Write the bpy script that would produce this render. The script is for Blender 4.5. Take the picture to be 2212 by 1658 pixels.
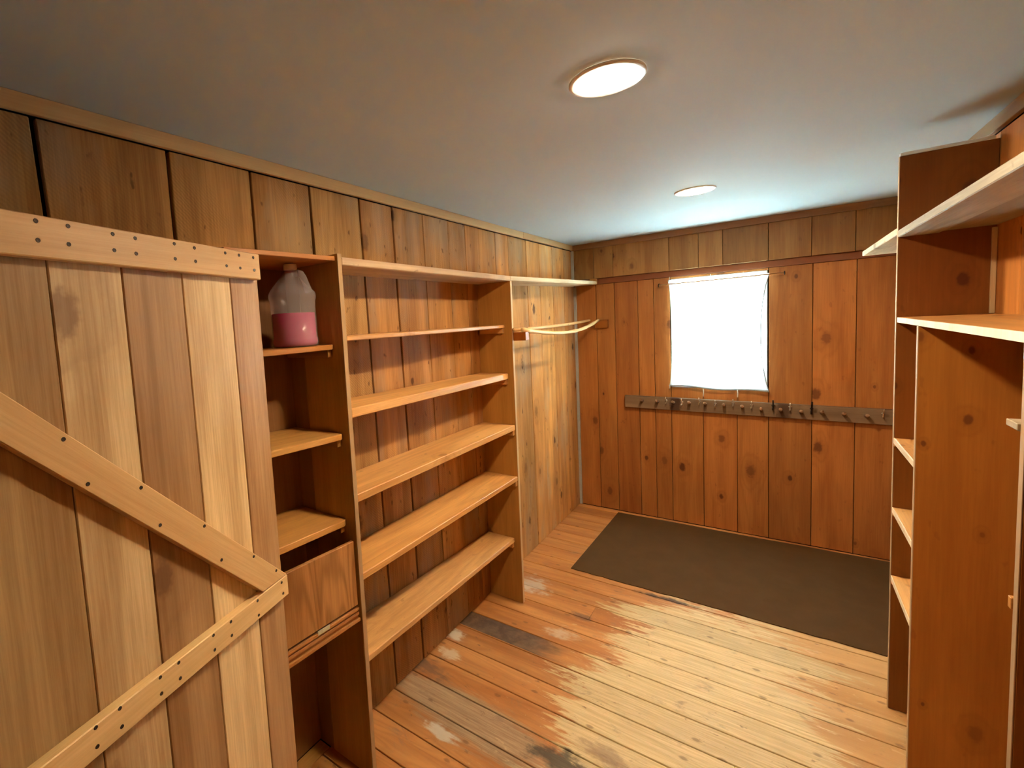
import bpy, bmesh, math, random
from mathutils import Vector, Matrix
random.seed(7)
S = bpy.context.scene
C = S.collection
for o in list(bpy.data.objects):
    bpy.data.objects.remove(o)

# ------------------------------------------------------------------ camera
CAM = Vector((1.3572, 0.0, 1.6240))
cam = bpy.data.cameras.new('camera')
cam.sensor_width = 36.0
cam.lens = 1012.58 / 2212 * 36.0
cam.shift_x = 0.1016
cam.shift_y = -0.0210
cam.clip_start = 0.02
co = bpy.data.objects.new('camera', cam)
C.objects.link(co)
yaw, pitch, roll = 0.67288, -0.07788, -0.05933
f = Vector((-math.sin(yaw) * math.cos(pitch), math.cos(yaw) * math.cos(pitch), math.sin(pitch)))
r = f.cross(Vector((0, 0, 1))).normalized()
u = r.cross(f)
r2 = math.cos(roll) * r + math.sin(roll) * u
u2 = -math.sin(roll) * r + math.cos(roll) * u
M = Matrix(((r2.x, u2.x, -f.x, CAM.x), (r2.y, u2.y, -f.y, CAM.y), (r2.z, u2.z, -f.z, CAM.z), (0, 0, 0, 1)))
co.matrix_world = M
S.camera = co

# ------------------------------------------------------------------ light
SKY = 4.0            # overcast daylight outside the window
LAMP1 = 120.0          # near downlight
LAMP2 = 120.0          # far downlight
S.view_settings.view_transform = 'Standard'
S.view_settings.look = 'None'
S.view_settings.gamma = 1.0
S.view_settings.use_curve_mapping = False
S.view_settings.exposure = 2.1
w = bpy.data.worlds.new('sky')
S.world = w
w.use_nodes = True
bg = w.node_tree.nodes['Background']
bg.inputs[0].default_value = (0.62, 0.88, 1.0, 1)
bg.inputs[1].default_value = SKY
sun = bpy.data.lights.new('sun', 'SUN')
sun.energy = 115.0            # bright day outside; it runs along the window wall and only strikes the yard
sun.angle = .01
sun.color = (.62, .88, 1.0)
so = bpy.data.objects.new('sun', sun)
C.objects.link(so)
so.rotation_euler = (0, math.radians(38), 0)

# ------------------------------------------------------------------ node helper
class NT:
    def __init__(s, name):
        s.m = bpy.data.materials.new(name)
        s.m.use_nodes = True
        s.t = s.m.node_tree
        s.t.nodes.clear()
        s.out = s.t.nodes.new('ShaderNodeOutputMaterial')

    def n(s, typ, **kw):
        nd = s.t.nodes.new(typ)
        for k, v in kw.items():
            setattr(nd, k, v)
        return nd

    def put(s, sock, v):
        if v is None:
            return
        if isinstance(v, bpy.types.NodeSocket):
            s.t.links.new(v, sock)
        else:
            if isinstance(v, (tuple, list)) and sock.type == 'RGBA' and len(v) == 3:
                v = (*v, 1)
            sock.default_value = v

    def math(s, op, a, b=None, c=None, clamp=False):
        nd = s.n('ShaderNodeMath', operation=op, use_clamp=clamp)
        s.put(nd.inputs[0], a)
        s.put(nd.inputs[1], b)
        s.put(nd.inputs[2], c)
        return nd.outputs[0]

    def vmul(s, a, b):
        nd = s.n('ShaderNodeVectorMath', operation='MULTIPLY')
        s.put(nd.inputs[0], a)
        s.put(nd.inputs[1], b)
        return nd.outputs[0]

    def vadd(s, a, b):
        nd = s.n('ShaderNodeVectorMath', operation='ADD')
        s.put(nd.inputs[0], a)
        s.put(nd.inputs[1], b)
        return nd.outputs[0]

    def noise(s, vec, scale, detail=3, rough=.5, dist=0):
        nd = s.n('ShaderNodeTexNoise')
        s.put(nd.inputs['Vector'], vec)
        nd.inputs['Scale'].default_value = scale
        nd.inputs['Detail'].default_value = detail
        nd.inputs['Roughness'].default_value = rough
        nd.inputs['Distortion'].default_value = dist
        return nd.outputs[0]

    def sstep(s, v, lo, hi, a=0.0, b=1.0):
        nd = s.n('ShaderNodeMapRange', interpolation_type='SMOOTHSTEP')
        s.put(nd.inputs[0], v)
        nd.inputs[1].default_value = lo
        nd.inputs[2].default_value = hi
        nd.inputs[3].default_value = a
        nd.inputs[4].default_value = b
        return nd.outputs[0]

    def mix(s, fac, a, b, mode='MIX'):
        nd = s.n('ShaderNodeMix', data_type='RGBA', blend_type=mode)
        s.put(nd.inputs[0], fac)
        s.put(nd.inputs[6], a)
        s.put(nd.inputs[7], b)
        return nd.outputs[2]

    def finish(s, color, rough=.5, normal=None, spec=.3, **kw):
        p = s.n('ShaderNodeBsdfPrincipled')
        s.put(p.inputs['Base Color'], color)
        s.put(p.inputs['Roughness'], rough)
        s.put(p.inputs['Specular IOR Level'], spec)
        for k, v in kw.items():
            s.put(p.inputs[k], v)
        if normal is not None:
            s.put(p.inputs['Normal'], normal)
        s.t.links.new(p.outputs[0], s.out.inputs[0])
        return s.m

    def bump(s, h, strength=.2, dist=.002):
        b = s.n('ShaderNodeBump')
        b.inputs['Strength'].default_value = strength
        b.inputs['Distance'].default_value = dist
        s.put(b.inputs['Height'], h)
        return b.outputs[0]


def wood(name, dark, light, axis='z', rings=14, ringamt=.35, knots=.5, knotscale=4.2, knotcol=(.05, .02, .01),
         rough=.5, spec=.3, depth=None, saw=0.0, spots=0.0, grey=0.0, stripe=0.0, bump=.25, spread=.25):
    """board wood whose grain runs along one axis of the object; the object colour tints each board"""
    t = NT(name)
    tc = t.n('ShaderNodeTexCoord').outputs['Object']
    oi = t.n('ShaderNodeObjectInfo')
    cb = t.n('ShaderNodeCombineXYZ')
    t.put(cb.inputs[0], t.math('MULTIPLY', oi.outputs['Random'], 37.0))
    t.put(cb.inputs[1], t.math('MULTIPLY', oi.outputs['Random'], 91.0))
    t.put(cb.inputs[2], t.math('MULTIPLY', oi.outputs['Random'], 53.0))
    v = t.vadd(tc, cb.outputs[0])
    a = {'x': 0, 'y': 1, 'z': 2}[axis]
    sc = [1.0, 1.0, 1.0]
    sc[a] = .10
    vs = t.vmul(v, tuple(sc))
    sc2 = [1.0, 1.0, 1.0]
    sc2[a] = .03
    vf = t.vmul(v, tuple(sc2))
    kc = [1.0, 1.0, 1.0]
    kc[a] = .62
    if depth is None:
        depth = {'x': 'z', 'y': 'z', 'z': 'y'}[axis]
    kc['xyz'.index(depth)] = 0.0
    vk = t.vmul(v, tuple(kc))
    vor = t.n('ShaderNodeTexVoronoi', voronoi_dimensions='2D')
    sk = t.n('ShaderNodeSeparateXYZ')
    t.put(sk.inputs[0], vk)
    ck = t.n('ShaderNodeCombineXYZ')
    inplane = [i for i in range(3) if 'xyz'[i] != depth]
    t.put(ck.inputs[0], sk.outputs[inplane[0]])
    t.put(ck.inputs[1], sk.outputs[inplane[1]])
    t.put(vor.inputs['Vector'], ck.outputs[0])
    vor.inputs['Scale'].default_value = knotscale
    d = vor.outputs['Distance']
    sepc = t.n('ShaderNodeSeparateColor')
    t.put(sepc.inputs[0], vor.outputs['Color'])
    on = t.math('LESS_THAN', sepc.outputs[0], knots)
    kr = t.math('MULTIPLY_ADD', t.math('POWER', sepc.outputs[1], 1.8), .105, .032)
    rel = t.math('DIVIDE', d, kr)
    rel = t.math('ADD', rel, t.math('MULTIPLY', t.math('SUBTRACT', t.noise(v, 60, 2), .5), .8))
    kmask = t.math('MULTIPLY', t.sstep(rel, .55, 1.15, 1, 0), on)
    khalo = t.math('MULTIPLY', t.sstep(rel, .7, 3.6, 1, 0), on)
    # growth rings: contour lines of a stretched noise, bent round the knots
    base = t.noise(vs, 5.0, 2, .5, .3)
    ringc = t.math('ADD', t.math('MULTIPLY', base, rings * 6.28), t.math('MULTIPLY', khalo, 9.0))
    ring = t.math('MULTIPLY_ADD', t.math('SINE', ringc), .5, .5)
    ring = t.math('POWER', ring, 2.2)
    fine = t.noise(vf, 170, 4, .65)
    broad = t.noise(vs, 9, 3, .55, .4)
    tone = t.math('ADD', t.math('MULTIPLY', t.sstep(broad, .3, .7), .62), t.math('MULTIPLY', t.sstep(fine, .3, .72), .38))
    col = t.mix(tone, dark, light)
    if stripe:
        vst = t.vmul(v, tuple(.012 if i == a else 1. for i in range(3)))
        st_ = t.sstep(t.noise(t.vadd(vst, t.vmul(t.noise(vs, 3, 2), (.02, .02, .02))), 13, 2, .5), .50, .60)
        col = t.mix(t.math('MULTIPLY', st_, stripe), col, tuple(c * .8 for c in dark))
    col = t.mix(t.math('MULTIPLY', ring, ringamt), col, t.mix(.5, dark, tuple(c * .45 for c in dark)))
    col = t.mix(t.math('MULTIPLY', khalo, .35), col, tuple(c * .8 for c in dark))
    if saw:
        ws = t.n('ShaderNodeTexWave', wave_type='BANDS', bands_direction='DIAGONAL')
        t.put(ws.inputs['Vector'], v)
        ws.inputs['Scale'].default_value = 55
        ws.inputs['Distortion'].default_value = 4
        ws.inputs['Detail'].default_value = 3
        sm = t.math('MULTIPLY', t.sstep(t.noise(v, 3.0, 2), .42, .65), saw)
        col = t.mix(t.math('MULTIPLY', ws.outputs[1], sm), col, tuple(min(1, c * .45) for c in dark))
    if grey:
        gm = t.math('MULTIPLY', t.sstep(t.noise(t.vmul(v, tuple(.4 if i == a else 1. for i in range(3))), 4.5, 4, .6), .45, .68), grey)
        lum = sum(light) / 3
        col = t.mix(gm, col, (lum * .95, lum * .78, lum * .56))
    if spots:
        sp = t.sstep(t.noise(t.vmul(v, tuple(.45 if i == a else 1. for i in range(3))), 34, 2, .6), .66, .74)
        col = t.mix(t.math('MULTIPLY', sp, spots), col, knotcol)
    col = t.mix(t.math('MULTIPLY', kmask, t.math('MULTIPLY_ADD', sepc.outputs[2], .55, .35)), col, knotcol)
    # board to board spread and object tint
    bc = t.n('ShaderNodeBrightContrast')
    hsv = t.n('ShaderNodeHueSaturation')
    t.put(hsv.inputs['Color'], col)
    t.put(hsv.inputs['Value'], t.math('MULTIPLY_ADD', oi.outputs['Random'], spread, 1 - spread / 2))
    col = t.mix(1.0, hsv.outputs[0], oi.outputs['Color'], 'MULTIPLY')
    hgt = t.math('ADD', fine, t.math('MULTIPLY', ring, .3))
    return t.finish(col, t.math('MULTIPLY_ADD', fine, .2, rough - .1), t.bump(hgt, bump, .0015), spec)


def plain(name, col, rough=.5, spec=.4, metal=0.0, noisy=.0, scale=30):
    t = NT(name)
    c = col
    if noisy:
        tc = t.n('ShaderNodeTexCoord').outputs['Object']
        c = t.mix(t.noise(tc, scale, 4, .6), tuple(x * (1 - noisy) for x in col), tuple(min(1, x * (1 + noisy)) for x in col))
    return t.finish(c, rough, None, spec, Metallic=metal)


# ------------------------------------------------------------------ materials
m_wall = wood('rough_sawn_board', (.27, .122, .036), (.60, .325, .112), 'z', 7, .2, .50, 4.6, depth='x', saw=.30, spots=.6, grey=.5, rough=.7, spec=.15, bump=.45)
m_back = wood('smooth_red_cedar', (.33, .118, .028), (.52, .222, .062), 'z', 8, .22, .50, 4.6, depth='y', knotcol=(.085, .022, .008), spots=.25, rough=.5)
m_side = wood('side_wall_board', (.34, .120, .028), (.52, .215, .058), 'z', 8, .22, .50, 4.6, depth='x', knotcol=(.085, .022, .008), spots=.25, rough=.5)
m_shelf = wood('shelf_pine_y', (.50, .245, .080), (.78, .450, .175), 'y', 9, .26, .36, 4.2, depth='z', knotcol=(.15, .055, .02), spots=.25, rough=.42)
m_shelfx = wood('shelf_pine_x', (.50, .245, .080), (.78, .450, .175), 'x', 8, .22, .40, 3.6, depth='z', knotcol=(.14, .06, .025), spots=.2, rough=.45)
m_old = wood('old_grey_board', (.36, .28, .19), (.64, .54, .41), 'y', 9, .30, .40, 4.2, depth='z', knotcol=(.14, .08, .04), spots=.4, grey=.55, rough=.7)
m_panel = wood('panel_board', (.32, .150, .036), (.46, .235, .066), 'z', 6, .2, .30, 3.4, depth='y', knotcol=(.12, .04, .012), rough=.5)
m_right = wood('right_unit_board', (.32, .112, .016), (.42, .165, .026), 'z', 6, .2, .70, 6.0, depth='y', knotcol=(.12, .032, .010), spots=.2, rough=.45)
m_door = wood('door_board', (.46, .268, .115), (.86, .635, .345), 'z', 5, .24, .22, 4.0, depth='x', stripe=.5, knotcol=(.18, .075, .035), spots=.08, rough=.42, spread=.06)
m_rail = wood('door_rail_board', (.60, .365, .155), (.78, .535, .265), 'y', 6, .18, .16, 4.2, depth='x', knotcol=(.34, .17, .08), rough=.42, spread=.04)
m_trim = wood('trim_y', (.50, .30, .13), (.62, .41, .19), 'y', 4, .12, .1, 3, rough=.5)
m_trimx = wood('trim_x', (.26, .12, .045), (.36, .17, .065), 'x', 4, .12, .1, 3, rough=.5)
m_edge = wood('pale_sawn_edge_z', (.66, .52, .36), (.86, .72, .54), 'z', 4, .1, .1, 4, rough=.7)
m_pole = wood('peeled_pole', (.62, .38, .16), (.78, .54, .27), 'y', 4, .15, .5, 7, knotcol=(.16, .07, .03), rough=.45)
m_rack = wood('weathered_rack', (.150, .090, .050), (.235, .150, .090), 'x', 5, .2, .3, 5, rough=.6)
m_ply = wood('flap_plywood', (.30, .115, .030), (.60, .30, .10), 'z', 20, .55, .0, 3, depth='x', stripe=.35, rough=.45, spread=.02)
m_dark = plain('dark_cavity', (.020, .010, .006), .9, .1)
m_screw = plain('blackened_screw', (.045, .030, .020), .45, .5, .6)
m_steel = plain('dull_steel', (.55, .53, .48), .38, .5, 1.0)
m_brass = plain('bright_hook', (.75, .66, .52), .3, .5, 1.0)
m_black = plain('black_iron', (.03, .022, .018), .4, .5, .7)
m_white = plain('white_enamel', (.80, .80, .78), .35, .5)
m_caulk = plain('grey_corner_bead', (.42, .41, .39), .7, .2, noisy=.15)
m_cord = plain('white_cord', (.85, .84, .80), .8, .2)
m_frame = plain('painted_window_frame', (.78, .80, .80), .45, .4)

t = NT('ceiling_paint')
tc = t.n('ShaderNodeTexCoord').outputs['Object']
m_ceil = t.finish(t.mix(t.noise(tc, 1.3, 3), (.49, .54, .545), (.54, .59, .595)), .75,
                  t.bump(t.noise(tc, 90, 4, .6), .12, .002), .2)

t = NT('rubber_mat')
tc = t.n('ShaderNodeTexCoord').outputs['Object']
m_mat = t.finish(t.mix(t.sstep(t.noise(tc, 7, 4, .6), .3, .75), (.088, .044, .0175), (.099, .050, .020)), .85,
                 t.bump(t.noise(tc, 420, 2), .35, .001), .08)

# worn floor: orange varnish that is trodden through to bare pale wood in the middle of the room
def floor_material():
    t = NT('worn_floor_board')
    tc = t.n('ShaderNodeTexCoord').outputs['Object']
    P = t.n('ShaderNodeNewGeometry').outputs['Position']
    oi = t.n('ShaderNodeObjectInfo')
    cb = t.n('ShaderNodeCombineXYZ')
    for i, k in enumerate((37., 91., 53.)):
        t.put(cb.inputs[i], t.math('MULTIPLY', oi.outputs['Random'], k))
    v = t.vadd(tc, cb.outputs[0])
    vs = t.vmul(v, (.12, 1, 1))
    vf = t.vmul(v, (.035, 1, 1))
    sp = t.n('ShaderNodeSeparateXYZ')
    t.put(sp.inputs[0], P)
    x, y = sp.outputs[0], sp.outputs[1]

    def blob(cx, cy, rx, ry, nz, k=.5):
        dx = t.math('DIVIDE', t.math('SUBTRACT', x, cx), rx)
        dy = t.math('DIVIDE', t.math('SUBTRACT', y, cy), ry)
        d = t.math('SQRT', t.math('ADD', t.math('MULTIPLY', dx, dx), t.math('MULTIPLY', dy, dy)))
        return t.math('ADD', d, t.math('MULTIPLY', t.math('SUBTRACT', nz, .5), k))
    nA = t.noise(t.vmul(v, (.22, 1, 1)), 16, 6, .68, .5)       # streaky along the board
    nB = t.noise(P, 14, 5, .62, .3)
    nC = t.noise(t.vmul(v, (.10, 1, 1)), 70, 4, .7)
    board = t.math('MULTIPLY', t.math('SUBTRACT', oi.outputs['Random'], .5), .30)
    fine = t.noise(vf, 160, 4, .65)
    base = t.noise(vs, 6, 2, .5, .5)
    ring = t.math('POWER', t.math('MULTIPLY_ADD', t.math('SINE', t.math('MULTIPLY', base, 95.)), .5, .5), 2.)
    broad = t.noise(vs, 8, 3, .6, .4)
    varnish = t.mix(t.sstep(broad, .3, .72), (.40, .145, .038), (.62, .285, .095))
    varnish = t.mix(t.math('MULTIPLY', ring, .18), varnish, (.22, .085, .03))
    varnish = t.mix(t.math('MULTIPLY', t.sstep(fine, .55, .8), .3), varnish, (.62, .36, .17))
    tan = t.mix(t.sstep(broad, .3, .72), (.52, .275, .098), (.68, .41, .175))
    bare = t.mix(t.sstep(fine, .3, .75), (.62, .44, .205), (.80, .61, .33))
    bare = t.mix(t.math('MULTIPLY', ring, .22), bare, (.42, .28, .13))
    # tan half-worn zone along the right side
    dz = blob(1.72, 2.0, .55, 1.6, nB, .5)
    col = t.mix(t.sstep(dz, .8, 1.15, 1, 0), varnish, tan)
    d1 = t.math('ADD', t.math('ADD', blob(1.10, 2.02, .50, 1.05, nA, 1.15), t.math('MULTIPLY', t.math('SUBTRACT', nC, .5), .8)), board)
    wear = t.sstep(d1, .85, 1.01, 1, 0)
    col = t.mix(wear, col, bare)
    d2 = t.math('ADD', blob(.36, 1.52, .36, .12, nA, 1.2), t.math('MULTIPLY', t.math('SUBTRACT', nC, .5), .6))
    col = t.mix(t.math('MULTIPLY', t.sstep(d2, .75, 1.2, 1, 0), .8), col, t.mix(t.sstep(fine, .3, .7), (.30, .20, .12), (.50, .37, .22)))
    fleck = t.math('MULTIPLY', t.sstep(t.noise(t.vmul(v, (.3, 1, 1)), 55, 3, .6, .4), .62, .70), t.sstep(d1, .95, 1.7, 1, 0))
    col = t.mix(t.math('MULTIPLY', fleck, .6), col, (.74, .52, .29))
    dark = t.sstep(t.noise(t.vmul(v, (.5, 1, 1)), 38, 4, .65, .3), .64, .74)
    col = t.mix(t.math('MULTIPLY', dark, .7), col, (.17, .085, .045))
    # dirt: grey grime patches scattered over the worn zone
    grime = t.sstep(t.noise(t.vmul(P, (.6, 1, 1)), 9, 5, .7, .6), .57, .72)
    col = t.mix(t.math('MULTIPLY', grime, .58), col, (.25, .16, .105))
    stk = t.sstep(t.noise(t.vmul(v, (.10, 1, 1)), 30, 5, .72, .6), .60, .70)
    col = t.mix(t.math('MULTIPLY', stk, .32), col, (.30, .17, .085))
    # nail heads and knots
    vor = t.n('ShaderNodeTexVoronoi', voronoi_dimensions='2D')
    t.put(vor.inputs['Vector'], t.vmul(v, (.55, 1, 0)))
    vor.inputs['Scale'].default_value = 7.0
    k = t.math('MULTIPLY', t.sstep(t.math('ADD', vor.outputs[0], t.math('MULTIPLY', t.math('SUBTRACT', nC, .5), .07)), .03, .075, 1, 0), .5)
    sv = t.n('ShaderNodeSeparateColor')
    t.put(sv.inputs[0], vor.outputs['Color'])
    k = t.math('MULTIPLY', k, t.math('LESS_THAN', sv.outputs[0], .55))
    col = t.mix(k, col, (.13, .055, .025))
    # the one stained board beside the far bookcase panel
    on = t.math('MULTIPLY', t.math('GREATER_THAN', y, 2.022), t.math('LESS_THAN', y, 2.151))
    st = t.math('MULTIPLY', on, t.sstep(t.math('ADD', x, t.math('MULTIPLY', t.math('SUBTRACT', nA, .5), .35)), .36, .60, 1, 0))
    col = t.mix(t.math('MULTIPLY', st, .90), col, t.mix(t.sstep(nB, .35, .7), (.055, .042, .036), (.16, .105, .075)))
    for cx, cy, rx, ry, c_, a_ in ((.72, 1.545, .16, .055, (.05, .042, .034), .85), (.84, 1.66, .09, .035, (.20, .10, .06), .5),
                                   (.86, 2.84, .15, .022, (.045, .038, .034), .85), (.53, 2.43, .07, .03, (.12, .06, .05), .7),
                                   (.02, 1.66, .16, .05, (.15, .085, .06), .7),
                                   (1.12, 1.63, .07, .05, (.38, .36, .42), .5), (.17, 2.58, .11, .10, (.60, .50, .40), .8),
                                   (.30, 1.405, .075, .035, (.66, .58, .46), .9), (.08, 1.80, .06, .035, (.72, .58, .40), .8),
                                   (.03, 1.93, .06, .04, (.74, .66, .54), .8), (.48, 2.24, .10, .04, (.62, .48, .34), .7)):
        d = t.math('ADD', blob(cx, cy, rx, ry, nB, 2.2), t.math('MULTIPLY', t.math('SUBTRACT', t.math('ADD', nA, t.math('MULTIPLY', nC, .6)), .8), 2.2))
        col = t.mix(t.math('MULTIPLY', t.sstep(d, .35, 1.25, 1, 0), a_), col, c_)
    hsv = t.n('ShaderNodeHueSaturation')
    t.put(hsv.inputs['Color'], col)
    t.put(hsv.inputs['Value'], t.math('MULTIPLY_ADD', oi.outputs['Random'], .18, .91))
    rough = t.math('MULTIPLY_ADD', t.math('MAXIMUM', wear, 0.), .22, .36)
    return t.finish(hsv.outputs[0], rough, t.bump(t.math('ADD', fine, t.math('MULTIPLY', nC, .6)), .3, .0012), .35)
m_floor = floor_material()

# ------------------------------------------------------------------ mesh helpers
WORLD, LOCAL = {}, set()      # where each object stands, and parents whose children are given in local space


def link(name, me, mat, parent=None, loc=(0, 0, 0), color=None, smooth=False):
    o = bpy.data.objects.new(name, me)
    C.objects.link(o)
    if mat is not None and not me.materials:
        me.materials.append(mat)
    o.location = loc
    if parent is not None:
        o.parent = parent
        o.location = Vector(loc) if parent.name in LOCAL else Vector(loc) - WORLD.get(parent.name, Vector(parent.location))
    WORLD[o.name] = Vector(loc)
    if color:
        o.color = (*color, 1)
    if smooth:
        for p in me.polygons:
            p.use_smooth = True
    return o


def hexa(name, P8, mat, parent=None, color=None, bev=.0015):
    """eight corners (bottom 4 ccw, top 4 ccw) -> one bevelled solid with its origin at the centre"""
    P8 = [Vector(p) for p in P8]
    c = sum(P8, Vector()) / 8
    bm = bmesh.new()
    vs = [bm.verts.new(p - c) for p in P8]
    for q in ((3, 2, 1, 0), (4, 5, 6, 7), (0, 1, 5, 4), (1, 2, 6, 5), (2, 3, 7, 6), (3, 0, 4, 7)):
        bm.faces.new([vs[i] for i in q])
    if bev:
        bmesh.ops.bevel(bm, geom=bm.edges[:], offset=bev, segments=1, affect='EDGES')
    bmesh.ops.recalc_face_normals(bm, faces=bm.faces)
    me = bpy.data.meshes.new(name)
    bm.to_mesh(me)
    bm.free()
    return link(name, me, mat, parent, c, color)


def box(name, x0, x1, y0, y1, z0, z1, mat, parent=None, color=None, bev=.0015):
    return hexa(name, [(x0, y0, z0), (x1, y0, z0), (x1, y1, z0), (x0, y1, z0), (x0, y0, z1), (x1, y0, z1), (x1, y1, z1), (x0, y1, z1)],
                mat, parent, color, bev)


def prism(name, pts, ax, a0, a1, mat, parent=None, color=None, bev=0, loc0=None):
    """polygon pts extruded along axis ax from a0 to a1"""
    def mk(p, a):
        if ax == 'x':
            return Vector((a, p[0], p[1]))
        if ax == 'y':
            return Vector((p[0], a, p[1]))
        return Vector((p[0], p[1], a))
    A = [mk(p, a0) for p in pts]
    B = [mk(p, a1) for p in pts]
    c = sum(A + B, Vector()) / (2 * len(pts))
    bm = bmesh.new()
    va = [bm.verts.new(p - c) for p in A]
    vb = [bm.verts.new(p - c) for p in B]
    n = len(pts)
    bm.faces.new(va[::-1])
    bm.faces.new(vb)
    for i in range(n):
        bm.faces.new((va[i], va[(i + 1) % n], vb[(i + 1) % n], vb[i]))
    if bev:
        bmesh.ops.bevel(bm, geom=bm.edges[:], offset=bev, segments=1, affect='EDGES')
    bmesh.ops.recalc_face_normals(bm, faces=bm.faces)
    me = bpy.data.meshes.new(name)
    bm.to_mesh(me)
    bm.free()
    return link(name, me, mat, parent, c, color)


def tube_bm(bm, pts, rad, n=10, caps=True, flat=1.0):
    pts = [Vector(p) for p in pts]
    rings = []
    prev = None
    for i, p in enumerate(pts):
        d = (pts[min(i + 1, len(pts) - 1)] - pts[max(i - 1, 0)]).normalized()
        if prev is None:
            a = d.orthogonal().normalized()
        else:
            a = (prev - d * prev.dot(d)).normalized()
        prev = a
        b = d.cross(a)
        rr = rad[i] if isinstance(rad, (list, tuple)) else rad
        rings.append([bm.verts.new(p + (a * math.cos(2 * math.pi * k / n) + b * math.sin(2 * math.pi * k / n) * flat) * rr) for k in range(n)])
    for i in range(len(rings) - 1):
        for k in range(n):
            bm.faces.new((rings[i][k], rings[i][(k + 1) % n], rings[i + 1][(k + 1) % n], rings[i + 1][k]))
    if caps:
        bm.faces.new(rings[0][::-1])
        bm.faces.new(rings[-1])


def lathe_bm(bm, prof, n=32, c=(0, 0, 0)):
    rings = []
    for r_, z_ in prof:
        rings.append([bm.verts.new((c[0] + r_ * math.cos(2 * math.pi * k / n), c[1] + r_ * math.sin(2 * math.pi * k / n), c[2] + z_)) for k in range(n)])
    for i in range(len(rings) - 1):
        for k in range(n):
            bm.faces.new((rings[i][k], rings[i][(k + 1) % n], rings[i + 1][(k + 1) % n], rings[i + 1][k]))
    bm.faces.new(rings[0][::-1])
    bm.faces.new(rings[-1])


def bmobj(name, bm, mat, parent=None, loc=(0, 0, 0), color=None, smooth=True):
    bmesh.ops.recalc_face_normals(bm, faces=bm.faces)
    me = bpy.data.meshes.new(name)
    bm.to_mesh(me)
    bm.free()
    return link(name, me, mat, parent, loc, color, smooth)


def tube(name, pts, rad, mat, parent=None, n=10, color=None, flat=1.0):
    c = Vector(pts[0])
    bm = bmesh.new()
    tube_bm(bm, [Vector(p) - c for p in pts], rad, n, True, flat)
    return bmobj(name, bm, mat, parent, c, color)


def thing(name, label, cat, loc=(0, 0, 0), group=None):
    o = bpy.data.objects.new(name, None)
    o.empty_display_size = .1
    C.objects.link(o)
    o.location = loc
    tag(o, label, cat, group)
    return o


def tag(o, label, cat, group=None):
    o['label'] = label
    o['category'] = cat
    if group:
        o['group'] = group
    return o


def struct(o, label=None, cat=None):
    o['kind'] = 'structure'
    if label:
        o['label'] = label
    if cat:
        o['category'] = cat
    return o


H, D, XR, YF = 2.20, 3.995, 1.93, -1.15

# ------------------------------------------------------------------ room shell
# floor: sub-floor with every board on it
fl = struct(box('floor', -.14, XR + .05, YF, D + .10, -.09, -.021, m_dark, bev=0), 'worn wooden plank floor with orange varnish and a bare pale middle', 'floor')
k0 = 1.196 - .1365 * 18
for k in range(42):
    a, b = k0 + .1365 * k, k0 + .1365 * (k + 1)
    if b < YF + .02:
        continue
    a = max(a, YF)
    b = min(b, D + .0)
    if b - a < .02:
        continue
    g = .0048
    dz = random.uniform(-.0012, .0004)
    cuts = [-.02, XR]
    if k % 5 == 2:
        cuts = [-.02, random.uniform(.5, 1.4), XR]
    for i in range(len(cuts) - 1):
        box('floor_board', cuts[i] + (.0 if i == 0 else .001), cuts[i + 1], a + g / 2, b - g / 2, -.020, dz, m_floor, fl, bev=.0018)

# ceiling
ce = struct(box('ceiling', -.14, XR + .05, YF, D + .10, H, H + .06, m_ceil, bev=0), 'flat white painted ceiling', 'ceiling')

# left wall: backing, boards leaning a little towards the near end as in the photo
wl = struct(box('wall_left', -.14, -.105, YF - .05, D + .10, -.0205, H - .0005, m_dark, bev=0), 'left wall of rough sawn vertical brown boards with dark gaps', 'wall')
edges = [(-1.15, 0), (-.90, 0), (-.62, 0), (-.28, 0), (.05, .02), (.366, .03), (.67, .02), (.935, .02), (1.184, .02), (1.446, .02), (1.655, .018), (1.882, .012),
         (2.10, .008), (2.27, .004), (2.42, .0), (2.62, 0), (2.79, 0), (3.065, .012), (3.285, 0), (3.53, 0), (3.757, 0), (3.993, 0)]
gaps = {.366: .012, .67: .010, .935: .009, 1.184: .010, 1.446: .011, 1.655: .008, 1.882: .004, 3.065: .008, .05: .008}
tints = [(1, 1, 1), (.95, 1, 1), (1.05, 1, .95), (1, 1, 1), (.86, .84, .80), (.90, .84, .78), (.96, .92, .84), (1.06, 1.02, .92), (1.0, 1.0, .98), (1.12, 1.02, .95),
         (1.18, 1.08, 1.0), (1.08, 1.0, .92), (1.08, .96, .84), (.98, .82, .66), (1.12, .98, .8), (1.16, 1.02, .9), (1.05, 1.0, .9), (1.4, 1.26, 1.08), (1.5, 1.38, 1.2), (1.35, 1.15, .95), (1.2, 1.02, .85)]
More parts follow.
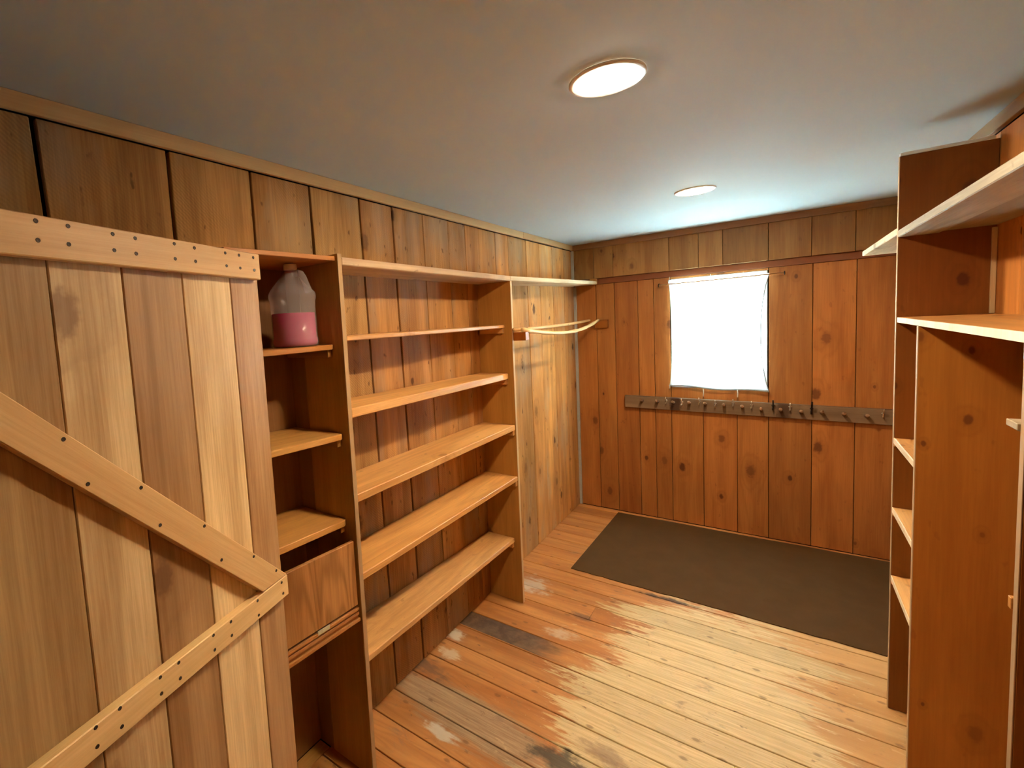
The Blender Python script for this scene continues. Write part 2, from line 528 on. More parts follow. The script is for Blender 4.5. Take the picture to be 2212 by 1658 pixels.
for i in range(len(edges) - 1):
    (a, la), (b, lb) = edges[i], edges[i + 1]
    ga, gb = gaps.get(a, .0025) / 2, gaps.get(b, .0025) / 2
    dx = random.uniform(-.002, .0015)
    zlo, zhi = .002, 2.156
    at = lambda y, l, z: y + (2.05 - z) * l
    if .5 < a < 1.0:
        zlo = 1.872
    y0, y1 = a + ga, b - gb

    def board(y0, y1, la, lb, zlo, zhi):
        hexa('plank', [(-.021, at(y0, la, zlo), zlo), (dx, at(y0, la, zlo), zlo), (dx, at(y1, lb, zlo), zlo), (-.021, at(y1, lb, zlo), zlo),
                       (-.021, at(y0, la, zhi), zhi), (dx, at(y0, la, zhi), zhi), (dx, at(y1, lb, zhi), zhi), (-.021, at(y1, lb, zhi), zhi)],
             m_wall, wl, tints[i], .002)
    if a < .5 < b:      # next to the recess of the narrow cabinet
        board(y0, y1, la, 0, zlo, zhi)
    elif .9 < a < 1.0:   # runs above the cabinet
        board(y0, y1, 0, 0, zlo, zhi)
        box('plank', -.021, dx, 1.119, 1.197, .002, 1.868, m_wall, wl, tints[i])
    elif .6 < a < .7:
        board(y0, y1, 0, 0, zlo, zhi)
        box('plank', -.021, dx, .672, .690, .002, 1.868, m_wall, wl, tints[i])
    else:
        board(y0, y1, la, lb, zlo, zhi)

# back wall
WX0, WX1, WZ0, WZ1 = .716, 1.292, 1.045, 1.852
wb = struct(box('wall_back', -.105, WX0, D + .03, D + .10, -.02, H, m_dark, bev=0), 'far wall of smooth reddish brown vertical boards around the window', 'wall')
box('backing', WX1, XR + .05, D + .03, D + .10, -.02, H, m_dark, wb, bev=0)
box('backing', WX0, WX1, D + .03, D + .10, -.02, WZ0, m_dark, wb, bev=0)
box('backing', WX0, WX1, D + .03, D + .10, WZ1, H, m_dark, wb, bev=0)
bx = [.006, .177, .320, .490, .602, .712, .917, 1.122, 1.298, 1.523, 1.728, XR]
btint = [(.98, .92, .82), (1.0, .98, .92), (.86, .74, .66), (1.04, 1.0, .95), (1.0, .95, .9), (1.05, 1.02, .95), (.95, .86, .78), (1.05, .98, .9), (.95, .9, .85), (1.0, .92, .84), (.96, .9, .82)]
for i in range(len(bx) - 1):
    a, b = bx[i] + .0015, bx[i + 1] - .0015
    dy = random.uniform(-.0015, .0015)
    if bx[i] > .70 and bx[i + 1] < 1.31:
        box('plank', a, b, D + dy, D + .029, .002, WZ0 - .004, m_back, wb, btint[i])
    else:
        box('plank', a, b, D + dy, D + .029, .002, 1.868, m_back, wb, btint[i])
box('header_board', .716, 1.296, D, D + .029, WZ1 + .002, 1.868, m_back, wb, (1.1, 1.1, 1.0))
# recessed batten and the proud top boards above the window
box('batten', .006, XR, D - .012, D + .029, 1.869, 1.9145, wood('batten_board', (.20, .062, .022), (.27, .09, .032), 'x', 5, .2, .2, 4), wb)
ux = [.006, .177, .325, .716, .902, 1.046, 1.297, 1.514, 1.716, XR]
for i in range(len(ux) - 1):
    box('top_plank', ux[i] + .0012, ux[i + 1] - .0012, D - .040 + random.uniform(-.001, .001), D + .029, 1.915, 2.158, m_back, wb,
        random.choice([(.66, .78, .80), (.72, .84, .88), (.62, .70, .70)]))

# right wall and the wall behind the camera
wr = struct(box('wall_right', XR + .022, XR + .05, YF, D + .10, -.02, H, m_dark, bev=0), 'right wall of vertical brown boards behind the shelves', 'wall')
y = YF
while y < D - .01:
    y1 = min(y + .205, D + .025)
    if abs(y1 - 2.293) < .11:
        y1 = 2.293
    box('plank', XR, XR + .021, y + .002, y1 - .002, .002, 2.15, m_side, wr, (1.25, 1.25, 1.1), .0018)
    y = y1
wf = struct(box('wall_front', -.105, XR + .05, YF - .05, YF - .001, -.02, H, plain('beige_plaster', (.44, .37, .29), .8, .2), bev=0), 'plain beige wall behind the viewer', 'wall')

# ceiling trims
struct(box('trim_1', .0022, .017, YF, 2.994, 2.158, H - .0005, m_trim, color=(.92, .90, .86)), 'long pale wooden ceiling trim on the left wall', 'trim')
struct(box('trim_2', .0022, .018, 2.9965, D - .043, 2.160, H - .0005, m_trim, color=(1.0, .93, .86)), 'short end piece of ceiling trim in the far left corner', 'trim')
struct(box('trim_3', .003, XR, D - .056, D - .0415, 2.156, H - .0005, m_trimx, color=(.9, .9, .9)), 'brown ceiling trim along the far wall', 'trim')
struct(box('trim_4', XR - .016, XR - .0005, YF, D - .058, 2.152, H - .0005, m_trim, color=(.5, .42, .36)), 'brown ceiling trim along the right wall', 'trim')
struct(box('trim_5', .0022, .022, D - .062, D - .0425, 1.90, 2.155, m_caulk), 'grey corner strip in the far left corner above the shelf', 'trim')
struct(box('trim_6', .0022, .022, D - .022, D - .0025, .004, 1.862, m_caulk), 'grey corner strip in the far left corner below the shelf', 'trim')

# ------------------------------------------------------------------ window
wn = struct(box('window_1', WX0 + .0005, WX0 + .02, D + .0005, D + .12, WZ0, WZ1, m_frame), 'small square window glowing white with daylight', 'window')
box('frame_jamb', WX1 - .02, WX1 - .0005, D + .0005, D + .12, WZ0, WZ1, m_frame, wn)
box('frame_sill', WX0 + .02, WX1 - .02, D + .0005, D + .12, WZ0, WZ0 + .02, m_frame, wn)
box('frame_head', WX0 + .02, WX1 - .02, D + .0005, D + .12, WZ1 - .02, WZ1, m_frame, wn)
t = NT('window_glass')
tr = t.n('ShaderNodeBsdfTransparent')
gl = t.n('ShaderNodeBsdfGlossy')
gl.inputs['Roughness'].default_value = .03
mx = t.n('ShaderNodeMixShader')
mx.inputs[0].default_value = .06
tr.inputs[0].default_value = (.95, .98, .97, 1)
t.t.links.new(tr.outputs[0], mx.inputs[1])
t.t.links.new(gl.outputs[0], mx.inputs[2])
t.t.links.new(mx.outputs[0], t.out.inputs[0])
box('pane', WX0 + .02, WX1 - .02, D + .080, D + .085, WZ0 + .02, WZ1 - .02, t.m, wn, bev=0)

# the sunlit pale yard the window looks on to
yard = struct(box('ground', -14, 16, D + .16, D + 26, -.55, -.35, plain('pale_gravel', (.56, .55, .52), .9, .1, noisy=.15, scale=8), bev=0), 'pale sunlit yard outside behind the window cloth', 'ground')

# thin white cloth over the window
t = NT('thin_white_cloth')
df = t.n('ShaderNodeBsdfDiffuse')
tl = t.n('ShaderNodeBsdfTranslucent')
mx = t.n('ShaderNodeMixShader')
mx.inputs[0].default_value = .62
tc = t.n('ShaderNodeTexCoord').outputs['Object']
wv = t.noise(tc, 300, 2)
cl = t.mix(wv, (.84, .86, .86), (.92, .93, .92))
t.put(df.inputs[0], cl)
t.put(tl.inputs[0], cl)
t.t.links.new(df.outputs[0], mx.inputs[1])
t.t.links.new(tl.outputs[0], mx.inputs[2])
sheer = t.n('ShaderNodeBsdfTransparent')
mx2 = t.n('ShaderNodeMixShader')
mx2.inputs[0].default_value = .38
t.t.links.new(mx.outputs[0], mx2.inputs[1])
t.t.links.new(sheer.outputs[0], mx2.inputs[2])
t.t.links.new(mx2.outputs[0], t.out.inputs[0])
m_cloth = t.m
cw = thing('window_cloth', 'thin white cloth hung over the bright window', 'curtain', (1.005, D - .03, 1.035))
NXc, NZc = 28, 34
bm = bmesh.new()
ft = lambda q: 4 * q * (1 - q)
grid = []
def cloth_pt(i, j):
    q, s_ = i / NXc, j / NZc
    zt, zb = 1.838 - .018 * q, 1.062 - .022 * q + .006 * math.sin(q * 9)
    z = zb + (zt - zb) * s_
    xl = .706 + .018 * ft(min(1, s_ * 1.0)) ** .6
    xr = 1.301 - .045 * ft(s_) ** .8
    x = xl + (xr - xl) * q
    y = D - .030 + .006 * math.sin(q * 11 + s_ * 2) * (1 - .6 * s_) + .004 * math.sin(s_ * 8 + q * 3)
    return Vector((x, y, z))
for j in range(NZc + 1):
    grid.append([bm.verts.new(cloth_pt(i, j) - Vector((1.005, D - .03, 1.035))) for i in range(NXc + 1)])
for j in range(NZc):
    for i in range(NXc):
        bm.faces.new((grid[j][i], grid[j][i + 1], grid[j + 1][i + 1], grid[j + 1][i]))
bmobj('panel', bm, m_cloth, cw, (1.005, D - .03, 1.035))
m_hem = plain('grey_hem', (.34, .37, .40), .8, .2)
tube('side_hem', [cloth_pt(NXc, j) + Vector((0, -.002, 0)) for j in range(NZc + 1)], .0028, m_hem, cw, 6)
tube('side_hem', [cloth_pt(0, j) + Vector((0, -.002, 0)) for j in range(NZc + 1)], .0016, plain('yellow_hem', (.62, .62, .38), .8, .2), cw, 6)
tube('bottom_hem', [cloth_pt(i, 0) + Vector((0, -.003, -.004)) for i in range(NXc + 1)], .0065, m_hem, cw, 8)
tube('top_hem', [cloth_pt(i, NZc) + Vector((0, .004, .004)) for i in range(NXc + 1)], .007, m_cloth, cw, 8)
for x_, z0_, z1_ in ((.922, .985, 1.052), (1.126, .990, 1.042), (.706, 1.036, 1.062)):
    tube('hanging_cord', [(x_, D - .033, z1_), (x_ + .002, D - .034, (z0_ + z1_) / 2), (x_, D - .033, z0_)], .0035, m_cord, cw, 6)
for x_, dz_ in ((.714, .0), (.972, .0), (1.16, 0), (1.288, .0)):
    zt = 1.842 - .018 * (x_ - .706) / .6
    tube('hanging_cord', [(x_, D - .027, zt), (x_ + .001, D - .022, zt + .028)], .0018, m_cord, cw, 6)
rod = thing('curtain_rod', 'thin brown rod carrying the white cloth above the window', 'rod', (1.01, D - .036, 1.815))
tube('rod', [(.650, D - .050, 1.815), (.85, D - .050, 1.8165), (1.2, D - .050, 1.820), (1.378, D - .050, 1.823)], .0042, wood('rod_stick', (.42, .20, .08), (.55, .3, .13), 'x', 3, .1, 0, 3), rod, 8)
for x_, z_ in ((.646, 1.813), (1.381, 1.822)):
    tube('hook', [(x_, D - .001, z_ + .012), (x_, D - .044, z_ + .010), (x_, D - .058, z_ + .002), (x_, D - .054, z_ - .008), (x_, D - .046, z_ - .009)], .0032, m_black, rod, 6)

# ------------------------------------------------------------------ recessed lamps
def emit(name, col, st):
    t = NT(name)
    e = t.n('ShaderNodeEmission')
    t.put(e.inputs[0], col)
    e.inputs[1].default_value = st
    t.t.links.new(e.outputs[0], t.out.inputs[0])
    return t.m
def lamp(cx, cy, st, label):
    L = thing('recessed_light', label, 'ceiling light', (cx, cy, H), 'round recessed ceiling lights')
    bm = bmesh.new()
    prof = [(.0885, -.0003), (.0885, -.003), (.0865, -.0052), (.0800, -.0060), (.0735, -.0052), (.0700, -.0060), (.0675, -.0060), (.0675, -.001)]
    n = 48
    rings = [[bm.verts.new((r_ * math.cos(6.28318 * k / n), r_ * math.sin(6.28318 * k / n), z_)) for k in range(n)] for r_, z_ in prof]
    for i in range(len(rings) - 1):
        for k in range(n):
            bm.faces.new((rings[i][k], rings[i][(k + 1) % n], rings[i + 1][(k + 1) % n], rings[i + 1][k]))
    bmobj('trim_ring', bm, m_white, L, (cx, cy, H))
    bm = bmesh.new()
    lathe_bm(bm, [(.067, -.003), (.0672, -.0068), (.064, -.0082), (.050, -.0094), (.030, -.0100), (.010, -.0102)], 40)
    bmobj('lens', bm, emit('lamp_lens', (1.0, .815, .53), st), L, (cx, cy, H))
lamp(1.022, 1.270, LAMP1, 'larger looking round ceiling light nearest the viewer, above the room')
lamp(1.030, 2.737, LAMP2, 'smaller looking round ceiling light near the window wall')

# ------------------------------------------------------------------ wide bookcase on the left wall
DX = .207
bk = thing('open_bookcase', 'tall open wooden bookcase with five shelves against the left wall', 'bookcase', (.10, 1.74, 0))
pn = box('side_panel', .0025, DX, 1.098, 1.1175, .002, 1.876, m_panel, bk, (1.15, 1.15, .80), .001)
box('front_edge', DX + .0003, DX + .0025, 1.0985, 1.117, .002, 1.876, m_edge, pn, (.56, .42, .28), .0005)
pf = box('side_panel', .0025, DX, 2.370, 2.390, .002, 1.8335, m_panel, bk, (.98, .92, .70), .001)
box('front_edge', DX + .0003, DX + .0022, 2.3705, 2.3895, .002, 1.8335, m_edge, pf, (.80, .64, .46), .0005)
def shelf(name, xl, zl, xr, zr, th, ya, yb, mat, parent, col, xb=.0025, bev=.003):
    return hexa(name, [(xb, ya, zl - th), (xl, ya, zl - th), (xr, yb, zr - th), (xb, yb, zr - th), (xb, ya, zl), (xl, ya, zl), (xr, yb, zr), (xb, yb, zr)], mat, parent, col, bev)
# (front x at left, top z at left, front x at right, top z at right, thickness, tint)
for xl, zl, xr, zr, th, col in ((.207, 1.602, .166, 1.597, .0175, (.98, .90, .82)), (.206, 1.353, .176, 1.329, .034, (1.0, .92, .78)),
                                (.206, 1.050, .204, 1.040, .030, (1.0, .94, .84)), (.201, .760, .207, .747, .026, (1.02, .92, .72)),
                                (.199, .451, .172, .382, .026, (1.0, .98, .92))):
    sh = shelf('shelf', xl, zl, xr, zr, th, 1.118, 2.3695, m_shelf, bk, col)
    box('cleat', max(.02, xr - .15), xr - .004, 2.349, 2.3695, zr - th - .028, zr - th - .0012, m_shelfx, bk, (.9, .8, .66))
    box('cleat', .02, xl - .02, 1.118, 1.138, zl - th - .028, zl - th - .0025, m_shelfx, bk, (.8, .7, .56))
tp = shelf('top_board', .2095, 1.866, .2085, 1.861, .0265, 1.118, 2.379, m_old, bk, (1.06, .84, .66))
# the next top board runs on to the far wall
ws = thing('wall_shelf', 'high shelf board running from the bookcase to the far left corner', 'shelf', (.1, 3.2, 1.86))
shelf('shelf_board', .2085, 1.861, .2065, 1.8915, .0265, 2.3815, 3.930, m_old, ws, (1.2, 1.12, .95))
box('support_block', .150, .196, 3.932, 3.982, 1.866, 1.9130, m_right, ws, (1.5, 1.7, 2.2))

# rails under the high shelf
pl = thing('closet_rail', 'straight thin rail nearer the wall under the high left shelf', 'rail', (.2, 2.4, 1.57), 'wooden rails under the high left shelf')
N = 14
pts = []
for i in range(N + 1):
    q = i / N
    pts.append((.2225 + (.122 - .2225) * q, 2.362 + (3.984 - 2.362) * q, 1.569 + .012 * q - .010 * 4 * q * (1 - q)))
bm = bmesh.new()
c0 = Vector(pts[0])
tube_bm(bm, [Vector(p) - c0 for p in pts], .0105, 8, True, 1.0)
bmobj('rail', bm, m_pole, pl, c0, (.98, .88, .74))
pl2 = thing('closet_pole', 'bowed pale pole further from the wall under the high left shelf', 'rail', (.25, 2.4, 1.55), 'wooden rails under the high left shelf')
box('end_block', .2145, .286, 2.372, 2.412, 1.508, 1.5535, m_right, pl2, (1.0, .75, .55))
pts, rad = [], []
for i in range(19):
    q = i / 18
    pts.append((.272 + (.200 - .272) * q + .02 * math.sin(math.pi * q), 2.366 + (3.962 - 2.366) * q, 1.5655 + .012 * q - .052 * (4 * q * (1 - q)) ** 1.1))
    rad.append(.0115 + .0015 * math.sin(i * 2.1))
c0 = Vector(pts[0])
bm = bmesh.new()
tube_bm(bm, [Vector(p) - c0 for p in pts], rad, 10)
bmobj('pole', bm, m_pole, pl2, c0, (1.08, 1.06, 1.0))
box('wall_block', .172, .272, D - .030, D - .0025, 1.513, 1.579, m_right, pl2, (.85, .72, .58))

# ------------------------------------------------------------------ narrow cabinet
nc = thing('narrow_cabinet', 'narrow open cabinet with a flap, between the plank door and the bookcase', 'cabinet', (.06, .9, 0))
CY0, CY1 = .712, 1.0965
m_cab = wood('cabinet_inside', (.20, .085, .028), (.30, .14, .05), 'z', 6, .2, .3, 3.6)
box('side_panel', -.076, .200, .693, CY0 - .0006, .002, 1.846, m_panel, nc, (.8, .7, .55))
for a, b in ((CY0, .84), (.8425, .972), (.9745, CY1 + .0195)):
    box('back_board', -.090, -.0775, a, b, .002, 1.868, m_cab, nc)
box('side_panel', -.076, .0005, 1.0985, 1.1165, .002, 1.868, m_panel, nc, (.8, .78, .6))
hexa('top_board', [(-.076, .693, 1.8475), (.206, .693, 1.8475), (.200, CY1, 1.853), (-.076, CY1, 1.853), (-.076, .693, 1.861), (.206, .693, 1.861), (.200, CY1, 1.868), (-.076, CY1, 1.868)], m_shelf, nc, (.88, .66, .48))
for xf, z0, z1, th, col in ((.171, 1.576, 1.576, .017, (.84, .66, .48)), (.186, 1.289, 1.268, .020, (.88, .80, .60)), (.172, .992, .962, .022, (.86, .74, .54))):
    ch = .016
    pts2 = [(-.075, CY0), (xf + .02, CY0), (xf, CY1 - ch), (xf - ch * .6, CY1 - .0008), (-.075, CY1 - .0008)]
    bm = bmesh.new()
    lo, hi = [], []
    c_ = Vector((.05, .9, z1))
    for px_, py_ in pts2:
        zz = z0 + (z1 - z0) * (py_ - CY0) / (CY1 - CY0)
        lo.append(bm.verts.new(Vector((px_, py_, zz - th)) - c_))
        hi.append(bm.verts.new(Vector((px_, py_, zz)) - c_))
    bm.faces.new(lo[::-1])
    bm.faces.new(hi)
    for i in range(5):
        bm.faces.new((lo[i], lo[(i + 1) % 5], hi[(i + 1) % 5], hi[i]))
    bmesh.ops.bevel(bm, geom=bm.edges[:], offset=.002, segments=1, affect='EDGES')
    bmobj('shelf', bm, m_shelf, nc, c_, col, smooth=False)
    box('cleat', -.07, xf - .018, CY1 - .019, CY1 - .0008, z1 - th - .026, z1 - th - .0015, m_shelfx, nc, (.62, .56, .36))
    box('cleat', -.07, xf - .018, CY0, CY0 + .018, z0 - th - .026, z0 - th - .0035, m_shelfx, nc, (.6, .54, .36))
box('base_board', -.0772, -.0212, CY0, CY1, -.019, .001, m_shelf, nc, (.8, .7, .55))
fp = hexa('flap_door', [(.186, CY0 + .002, .680), (.201, CY0 + .002, .680), (.201, CY1 - .006, .662), (.186, CY1 - .006, .662),
                        (.186, CY0 + .002, .912), (.201, CY0 + .002, .912), (.201, CY1 - .006, .892), (.186, CY1 - .006, .892)], m_ply, nc, (.98, .92, .86))
# latch at the bottom of the flap
hexa('latch_plate', [(.2013, .905, .655), (.2045, .905, .655), (.2045, .955, .652), (.2013, .955, .652), (.2013, .905, .670), (.2045, .905, .670), (.2045, .955, .667), (.2013, .955, .667)], m_steel, fp, bev=.0006)
rl = hexa('cross_rail', [(.160, CY0 + .002, .622), (.196, CY0 + .002, .622), (.196, CY1 - .003, .603), (.160, CY1 - .003, .603),
                         (.160, CY0 + .002, .672), (.196, CY0 + .002, .672), (.196, CY1 - .003, .652), (.160, CY1 - .003, .652)], m_shelf, nc, (.62, .44, .30))
for za, zb, xo in ((.662, .672, .204), (.644, .655, .201), (.6225, .634, .205)):
    hexa('bead', [(.1965, CY0 + .002, za), (xo, CY0 + .002, za), (xo, CY1 - .003, za - .0195), (.1965, CY1 - .003, za - .0195),
                  (.1965, CY0 + .002, zb), (xo, CY0 + .002, zb), (xo, CY1 - .003, zb - .0195), (.1965, CY1 - .003, zb - .0195)], m_shelf, rl, (.74, .54, .38), .001)

# the jug
t = NT('cloudy_plastic')
tr = t.n('ShaderNodeBsdfTransparent')
tr.inputs[0].default_value = (.93, .90, .90, 1)
p = t.n('ShaderNodeBsdfPrincipled')
p.inputs['Base Color'].default_value = (.70, .62, .62, 1)
p.inputs['Roughness'].default_value = .28
p.inputs['Specular IOR Level'].default_value = .55
mx = t.n('ShaderNodeMixShader')
mx.inputs[0].default_value = .24
t.t.links.new(tr.outputs[0], mx.inputs[1])
t.t.links.new(p.outputs[0], mx.inputs[2])
t.t.links.new(mx.outputs[0], t.out.inputs[0])
m_jug = t.m
t = NT('pink_liquid')
m_liq = t.finish((.46, .002, .120), .25, None, .4)
JX, JY, JZ = .098, .990, 1.5765
jug = thing('plastic_jug', 'cloudy plastic gallon jug half full of pink liquid on the top cabinet shelf', 'jug', (JX, JY, JZ))
bm = bmesh.new()
prof = [(.066, 0), (.073, .004), (.0755, .014), (.0745, .026), (.0725, .034), (.0725, .140), (.0735, .152), (.0765, .160), (.0765, .171), (.073, .180), (.0655, .191), (.052, .208), (.038, .224), (.026, .238), (.0205, .246), (.0185, .252)]
lathe_bm(bm, prof, 48)
hdir = math.atan2(.32, .889)
for v_ in bm.verts:          # the body is drawn in behind the grip
    if .186 < v_.co.z < .247:
        da = abs((math.atan2(v_.co.y, v_.co.x) - hdir + math.pi) % (2 * math.pi) - math.pi)
        k_ = max(0, 1 - (da / 1.0) ** 2) * math.sin(math.pi * (v_.co.z - .186) / .061)
        v_.co.x *= 1 - .55 * k_
        v_.co.y *= 1 - .55 * k_
bmobj('body', bm, m_jug, jug, (JX, JY, JZ))
bm = bmesh.new()
lathe_bm(bm, [(.063, .003), (.070, .006), (.0725, .014), (.0715, .026), (.0697, .034), (.0697, .110)], 40)
bmobj('liquid', bm, m_liq, jug, (JX, JY, JZ))
bm = bmesh.new()
hd = Vector((.889, .32, 0)).normalized()
hp = [(.010, .238), (.026, .241), (.038, .237), (.046, .224), (.052, .207), (.058, .191), (.063, .176)]
tube_bm(bm, [hd * a_ + Vector((0, 0, b_)) for a_, b_ in hp], [.010, .011, .011, .011, .0115, .012, .012], 12)
bmobj('handle', bm, m_jug, jug, (JX, JY, JZ))
bm = bmesh.new()
lathe_bm(bm, [(.0205, .251), (.0215, .2525), (.0215, .268), (.0195, .2705)], 28)
bmobj('cap', bm, plain('milky_cap', (.76, .72, .66), .4, .4), jug, (JX, JY, JZ))

# ------------------------------------------------------------------ the ledged plank door standing open on the left
ang = math.radians(16)
E0 = Vector((.235, .769, 0))
dr = bpy.data.objects.new('door_1', None)
C.objects.link(dr)
dr.location = E0
dr.rotation_euler = (0, 0, ang)       # local +y runs towards the free edge, local +x is the face normal
LOCAL.add(dr.name)
struct(dr, 'open plank door with a diagonal brace and screwed rails at the left', 'door')
dl = [(0.0, -.1055, (.76, .62, .54)), (-.1055, -.2535, (1.08, 1.06, 1.0)), (-.2535, -.3975, (.60, .48, .40)), (-.3975, -.532, (.96, .95, .92)), (-.532, -.684, (.60, .52, .42)), (-.684, -.80, (.85, .8, .75))]
for b, a, col in dl:
    box('door_plank', -.020, random.uniform(-.0006, .0004), a + .001, b - .0012, .015, 1.826, m_door, dr, col, .0016)
RT = .025
rt = hexa('top_rail', [(.0006, -.80, 1.7705), (RT, -.80, 1.7705), (RT, -.0155, 1.7705), (.0006, -.0155, 1.7705), (.0006, -.80, 1.8395), (RT, -.80, 1.8395), (RT, -.0155, 1.838), (.0006, -.0155, 1.838)], m_rail, dr, (.93, .84, .76), .002)
lr = hexa('lock_rail', [(.0006, -.80, .903), (RT, -.80, .903), (RT, -.007, .883), (.0006, -.007, .883), (.0006, -.80, .962), (RT, -.80, .962), (RT, -.007, .941), (.0006, -.007, .941)], m_rail, dr, (1.12, 1.12, 1.06), .002)
# the brace: a board lying along its own slope, cut to the lock rail and the free edge
ba = math.atan2(-(.9428 - 1.648), .7105)
bc_ = Vector((0, -.41, 1.29))
ca, sa = math.cos(-ba), math.sin(-ba)
def to_b(y_, z_):
    dy, dz = y_ - bc_.y, z_ - bc_.z
    return (dy * ca + dz * sa, -dy * sa + dz * ca)
q4 = [to_b(*p_) for p_ in ((-.72, 1.566), (-.1105, .9470), (-.0095, .9428), (-.72, 1.648))]
br = prism('diagonal_brace', q4, 'x', .0006, RT, m_rail, dr, (1.0, .95, .88), .0015)
off = br.location.copy()
br.rotation_euler = (-ba, 0, 0)
br.location = Vector((off.x, bc_.y + off.y * ca - off.z * sa, bc_.z + off.y * sa + off.z * ca))
scr = [(-.556, 1.829), (-.506, 1.829), (-.426, 1.828), (-.38, 1.827), (-.288, 1.829), (-.234, 1.827), (-.14, 1.827), (-.093, 1.827), (-.04, 1.827),
       (-.556, 1.798), (-.508, 1.798), (-.426, 1.798), (-.381, 1.797), (-.289, 1.797), (-.234, 1.797), (-.139, 1.796), (-.092, 1.795), (-.04, 1.794),
       (-.553, 1.468), (-.522, 1.38), (-.423, 1.339), (-.39, 1.249), (-.28, 1.2), (-.24, 1.1), (-.134, 1.056), (-.053, .976),
       (-.035, .932), (-.032, .899), (-.134, .937), (-.134, .898), (-.229, .940), (-.23, .906), (-.284, .942), (-.284, .907), (-.38, .945), (-.38, .91), (-.425, .946), (-.426, .912),
       (-.511, .950), (-.511, .914), (-.556, .951), (-.557, .916), (-.66, .952), (-.66, .918)]
sme = None
for sy, sz in scr:
    if sme is None:
        bm = bmesh.new()
        n = 10
        a_ = [bm.verts.new((-.0002, .0039 * math.cos(6.283 * k / n), .0039 * math.sin(6.283 * k / n))) for k in range(n)]
        b_ = [bm.verts.new((.0008, .0034 * math.cos(6.283 * k / n), .0034 * math.sin(6.283 * k / n))) for k in range(n)]
        c_ = bm.verts.new((.0003, 0, 0))
        for k in range(n):
            bm.faces.new((a_[k], a_[(k + 1) % n], b_[(k + 1) % n], b_[k]))
            bm.faces.new((b_[k], b_[(k + 1) % n], c_))
        bmesh.ops.recalc_face_normals(bm, faces=bm.faces)
        sme = bpy.data.meshes.new('screw')
        bm.to_mesh(sme)
        bm.free()
        sme.materials.append(m_screw)
    link('screw', sme, None, dr, (RT + .0003, sy, sz))

# ------------------------------------------------------------------ shelving on the right wall
WX, YA, YB, YC = 1.696, 2.499, 2.140, 1.305
ru = thing('tall_shelving', 'tall dark brown shelving with pale shelf edges along the right wall', 'shelving', (1.81, 2.0, 0))
def upright(y, z1, col):
    p_ = box('side_panel', WX + .0022, XR - .0008, y, y + .019, .002, z1, m_right, ru, col, .001)
    box('front_edge', WX, WX + .002, y + .0003, y + .0187, .002, z1, m_edge, p_, (.66, .54, .44), .0005)
    return p_
pa = upright(YA, 2.128, (.62, .52, .46))
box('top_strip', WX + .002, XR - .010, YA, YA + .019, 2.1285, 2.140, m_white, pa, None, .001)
box('corner_strip', XR - .0125, XR - .001, YA - .012, YA - .0005, 1.5495, 1.838, m_edge, ru, (.9, .8, .62), .001)
pb = upright(YB, 1.5285, (1.0, 1.0, 1.0))
pc = upright(YC, 1.5285, (.8, .8, .8))
# high shelf, two boards deep, along the wall and past the tall panel
hexa('high_shelf', [(WX, .55, 1.846), (1.80, .55, 1.846), (1.80, YA - .001, 1.840), (WX, YA - .001, 1.840), (WX, .55, 1.872), (1.80, .55, 1.872), (1.80, YA - .001, 1.866), (WX, YA - .001, 1.866)], m_old, ru, (.78, .80, .80), .0025)
hexa('high_shelf', [(1.803, .55, 1.852), (XR - .001, .55, 1.852), (XR - .001, YA - .013, 1.844), (1.803, YA - .013, 1.844), (1.803, .55, 1.872), (XR - .001, .55, 1.872), (XR - .001, YA - .013, 1.866), (1.803, YA - .013, 1.866)], m_old, ru, (.62, .62, .60), .0025)
hexa('high_shelf', [(WX, YA + .0195, 1.852), (XR - .001, YA + .0195, 1.852), (XR - .001, 3.45, 1.846), (WX, 3.45, 1.846), (WX, YA + .0195, 1.878), (XR - .001, YA + .0195, 1.878), (XR - .001, 3.45, 1.871), (WX, 3.45, 1.871)], m_old, ru, (1.1, 1.06, .88), .0025)
# middle shelf
ms = box('middle_shelf', WX + .004, XR - .001, .55, YA - .0135, 1.5292, 1.5485, m_shelf, ru, (.80, .66, .50), .001)
box('front_edge', WX + .001, WX + .0038, .55, YA - .0135, 1.5294, 1.5483, m_edge, ms, (1.2, 1.3, 1.45), .0005)
# lower shelves between the two uprights, with the cleats that carry them
for z in (1.092, .822, .551):
    sf = box('lower_shelf', WX + .003, XR - .001, YB + .0195, YA - .0006, z - .021, z, m_shelf, ru, (1.06, 1.02, .94), .001)
    box('front_edge', WX + .0005, WX + .0028, YB + .0195, YA - .0006, z - .0208, z - .0002, m_edge, sf, (1.15, 1.12, 1.05), .0005)
    box('cleat', WX + .006, XR - .02, YB + .0195, YB + .036, z - .048, z - .0215, m_shelfx, ru, (1.1, .95, .8), .001)
    box('cleat', WX + .001, XR - .02, YA - .017, YA - .0006, z - .030, z - .0215, m_shelfx, ru, (1.0, .9, .75), .001)
# near bay: short cleats on the nearest upright
box('cleat', WX + .006, 1.78, YC + .0195, YC + .044, 1.487, 1.5285, m_shelfx, ru, (1.0, .86, .60), .0015)
prism('bracket', [(WX - .004, 1.384), (1.80, 1.384), (1.80, 1.350), (WX + .03, 1.350), (WX - .004, 1.372)], 'y', YC + .0195, YC + .072, m_edge, ru, (.62, .58, .52), .001)
box('cleat', WX - .003, 1.80, YC + .0195, YC + .032, 1.035, 1.057, m_shelfx, ru, (1.0, .86, .7), .001)

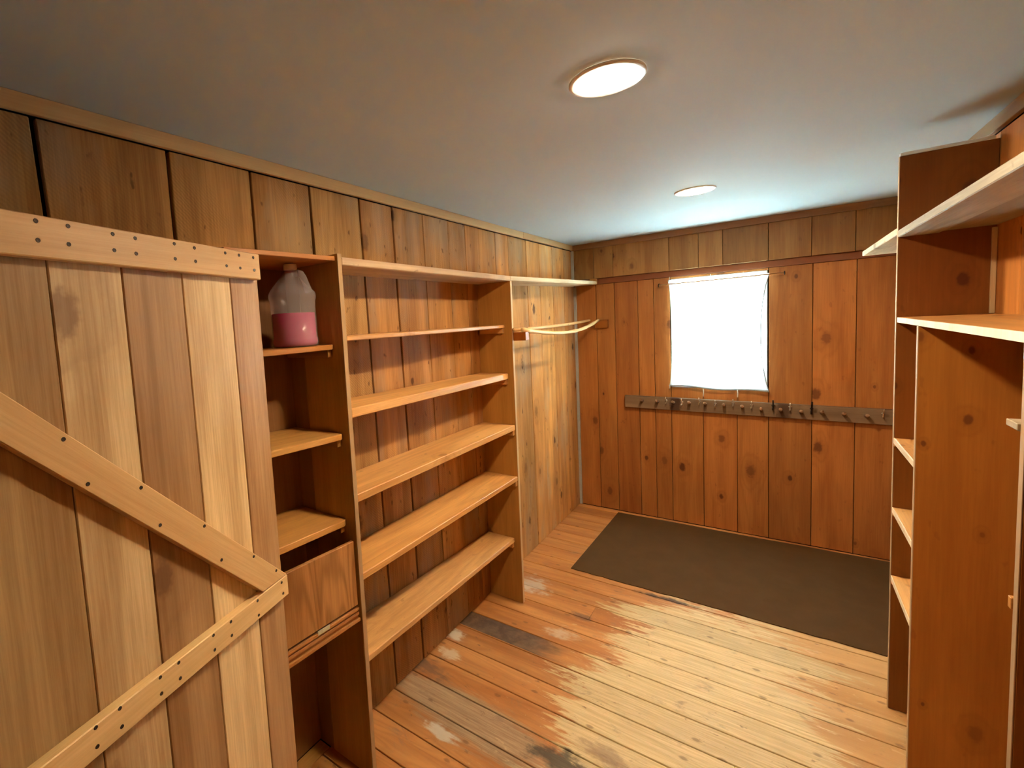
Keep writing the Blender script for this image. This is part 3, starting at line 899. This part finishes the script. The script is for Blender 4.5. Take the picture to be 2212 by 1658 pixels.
# ------------------------------------------------------------------ coat rack
rk = thing('coat_rack', 'long dark wooden coat rack with pegs and hooks under the window', 'coat rack', (1.14, D - .015, .91))
def rz(x_):
    return .970 - .0134 * (x_ - .389)
bd = hexa('board', [(.389, D - .034, rz(.389) - .094), (1.905, D - .034, rz(1.905) - .094), (1.905, D - .0022, rz(1.905) - .094), (.389, D - .0022, rz(.389) - .094),
                    (.389, D - .034, rz(.389)), (1.905, D - .034, rz(1.905)), (1.905, D - .0022, rz(1.905)), (.389, D - .0022, rz(.389))], m_rack, rk, (1, 1, 1), .002)
for x_, z_ in ((.518, .946), (.625, .946), (.732, .944), (.836, .946), (.936, .944), (1.049, .940), (1.154, .937), (1.258, .925), (1.362, .928), (1.466, .922), (1.568, .926), (1.672, .922), (1.775, .917)):
    tube('peg', [(x_, D - .0335, z_ - .013), (x_, D - .062, z_ - .005), (x_, D - .092, z_ + .003)], [.0095, .0100, .0098], m_rack, rk, 10, (1.7, 1.5, 1.35))
def hook(x_, z_, mat, big=1.0):
    bm = bmesh.new()
    tube_bm(bm, [(0, 0, -.014 * big), (0, -.004, 0), (0, -.002, .012 * big)], [.004, .0048, .0035], 8)
    tube_bm(bm, [(0, -.003, .004), (0, -.018 * big, .010 * big), (0, -.030 * big, .022 * big), (0, -.032 * big, .036 * big)], .0034 * big, 6)
    tube_bm(bm, [(0, -.003, -.008), (-.002, -.014, -.018 * big), (-.002, -.024, -.016 * big), (-.002, -.026, -.004 * big)], .0032 * big, 6)
    tube_bm(bm, [(-.008, -.002, .006), (0, -.004, .008), (.008, -.002, .006)], .0032, 6)
    bmobj('hook', bm, mat, rk, (x_, D - .0345, z_))
for x_, z_ in ((.684, .940), (.787, .932), (.898, .944), (.996, .932), (1.102, .944), (1.207, .936), (1.412, .934), (1.848, .920)):
    hook(x_, z_, m_brass)
hook(1.323, .938, m_black, 1.35)
hook(1.520, .930, m_black, 1.6)

# ------------------------------------------------------------------ floor mat
E_ = [(.325, 3.935), (.303, 2.884)]
front = [(.303 + (1.74 - .303) * i / 30, 2.884 - .008 * i / 30 + random.uniform(-.004, .004)) for i in range(1, 31)]
right = [(1.76, 2.895), (1.83, 3.3), (1.90, 3.955)]
back = [(1.90 + (.325 - 1.90) * i / 12, 3.955 - .02 * i / 12 + random.uniform(-.003, .003)) for i in range(1, 12)]
mt = prism('floor_mat', E_ + front + right + back, 'z', .0012, .0058, m_mat)
tag(mt, 'large flat dark brown mat on the floor below the window', 'mat')
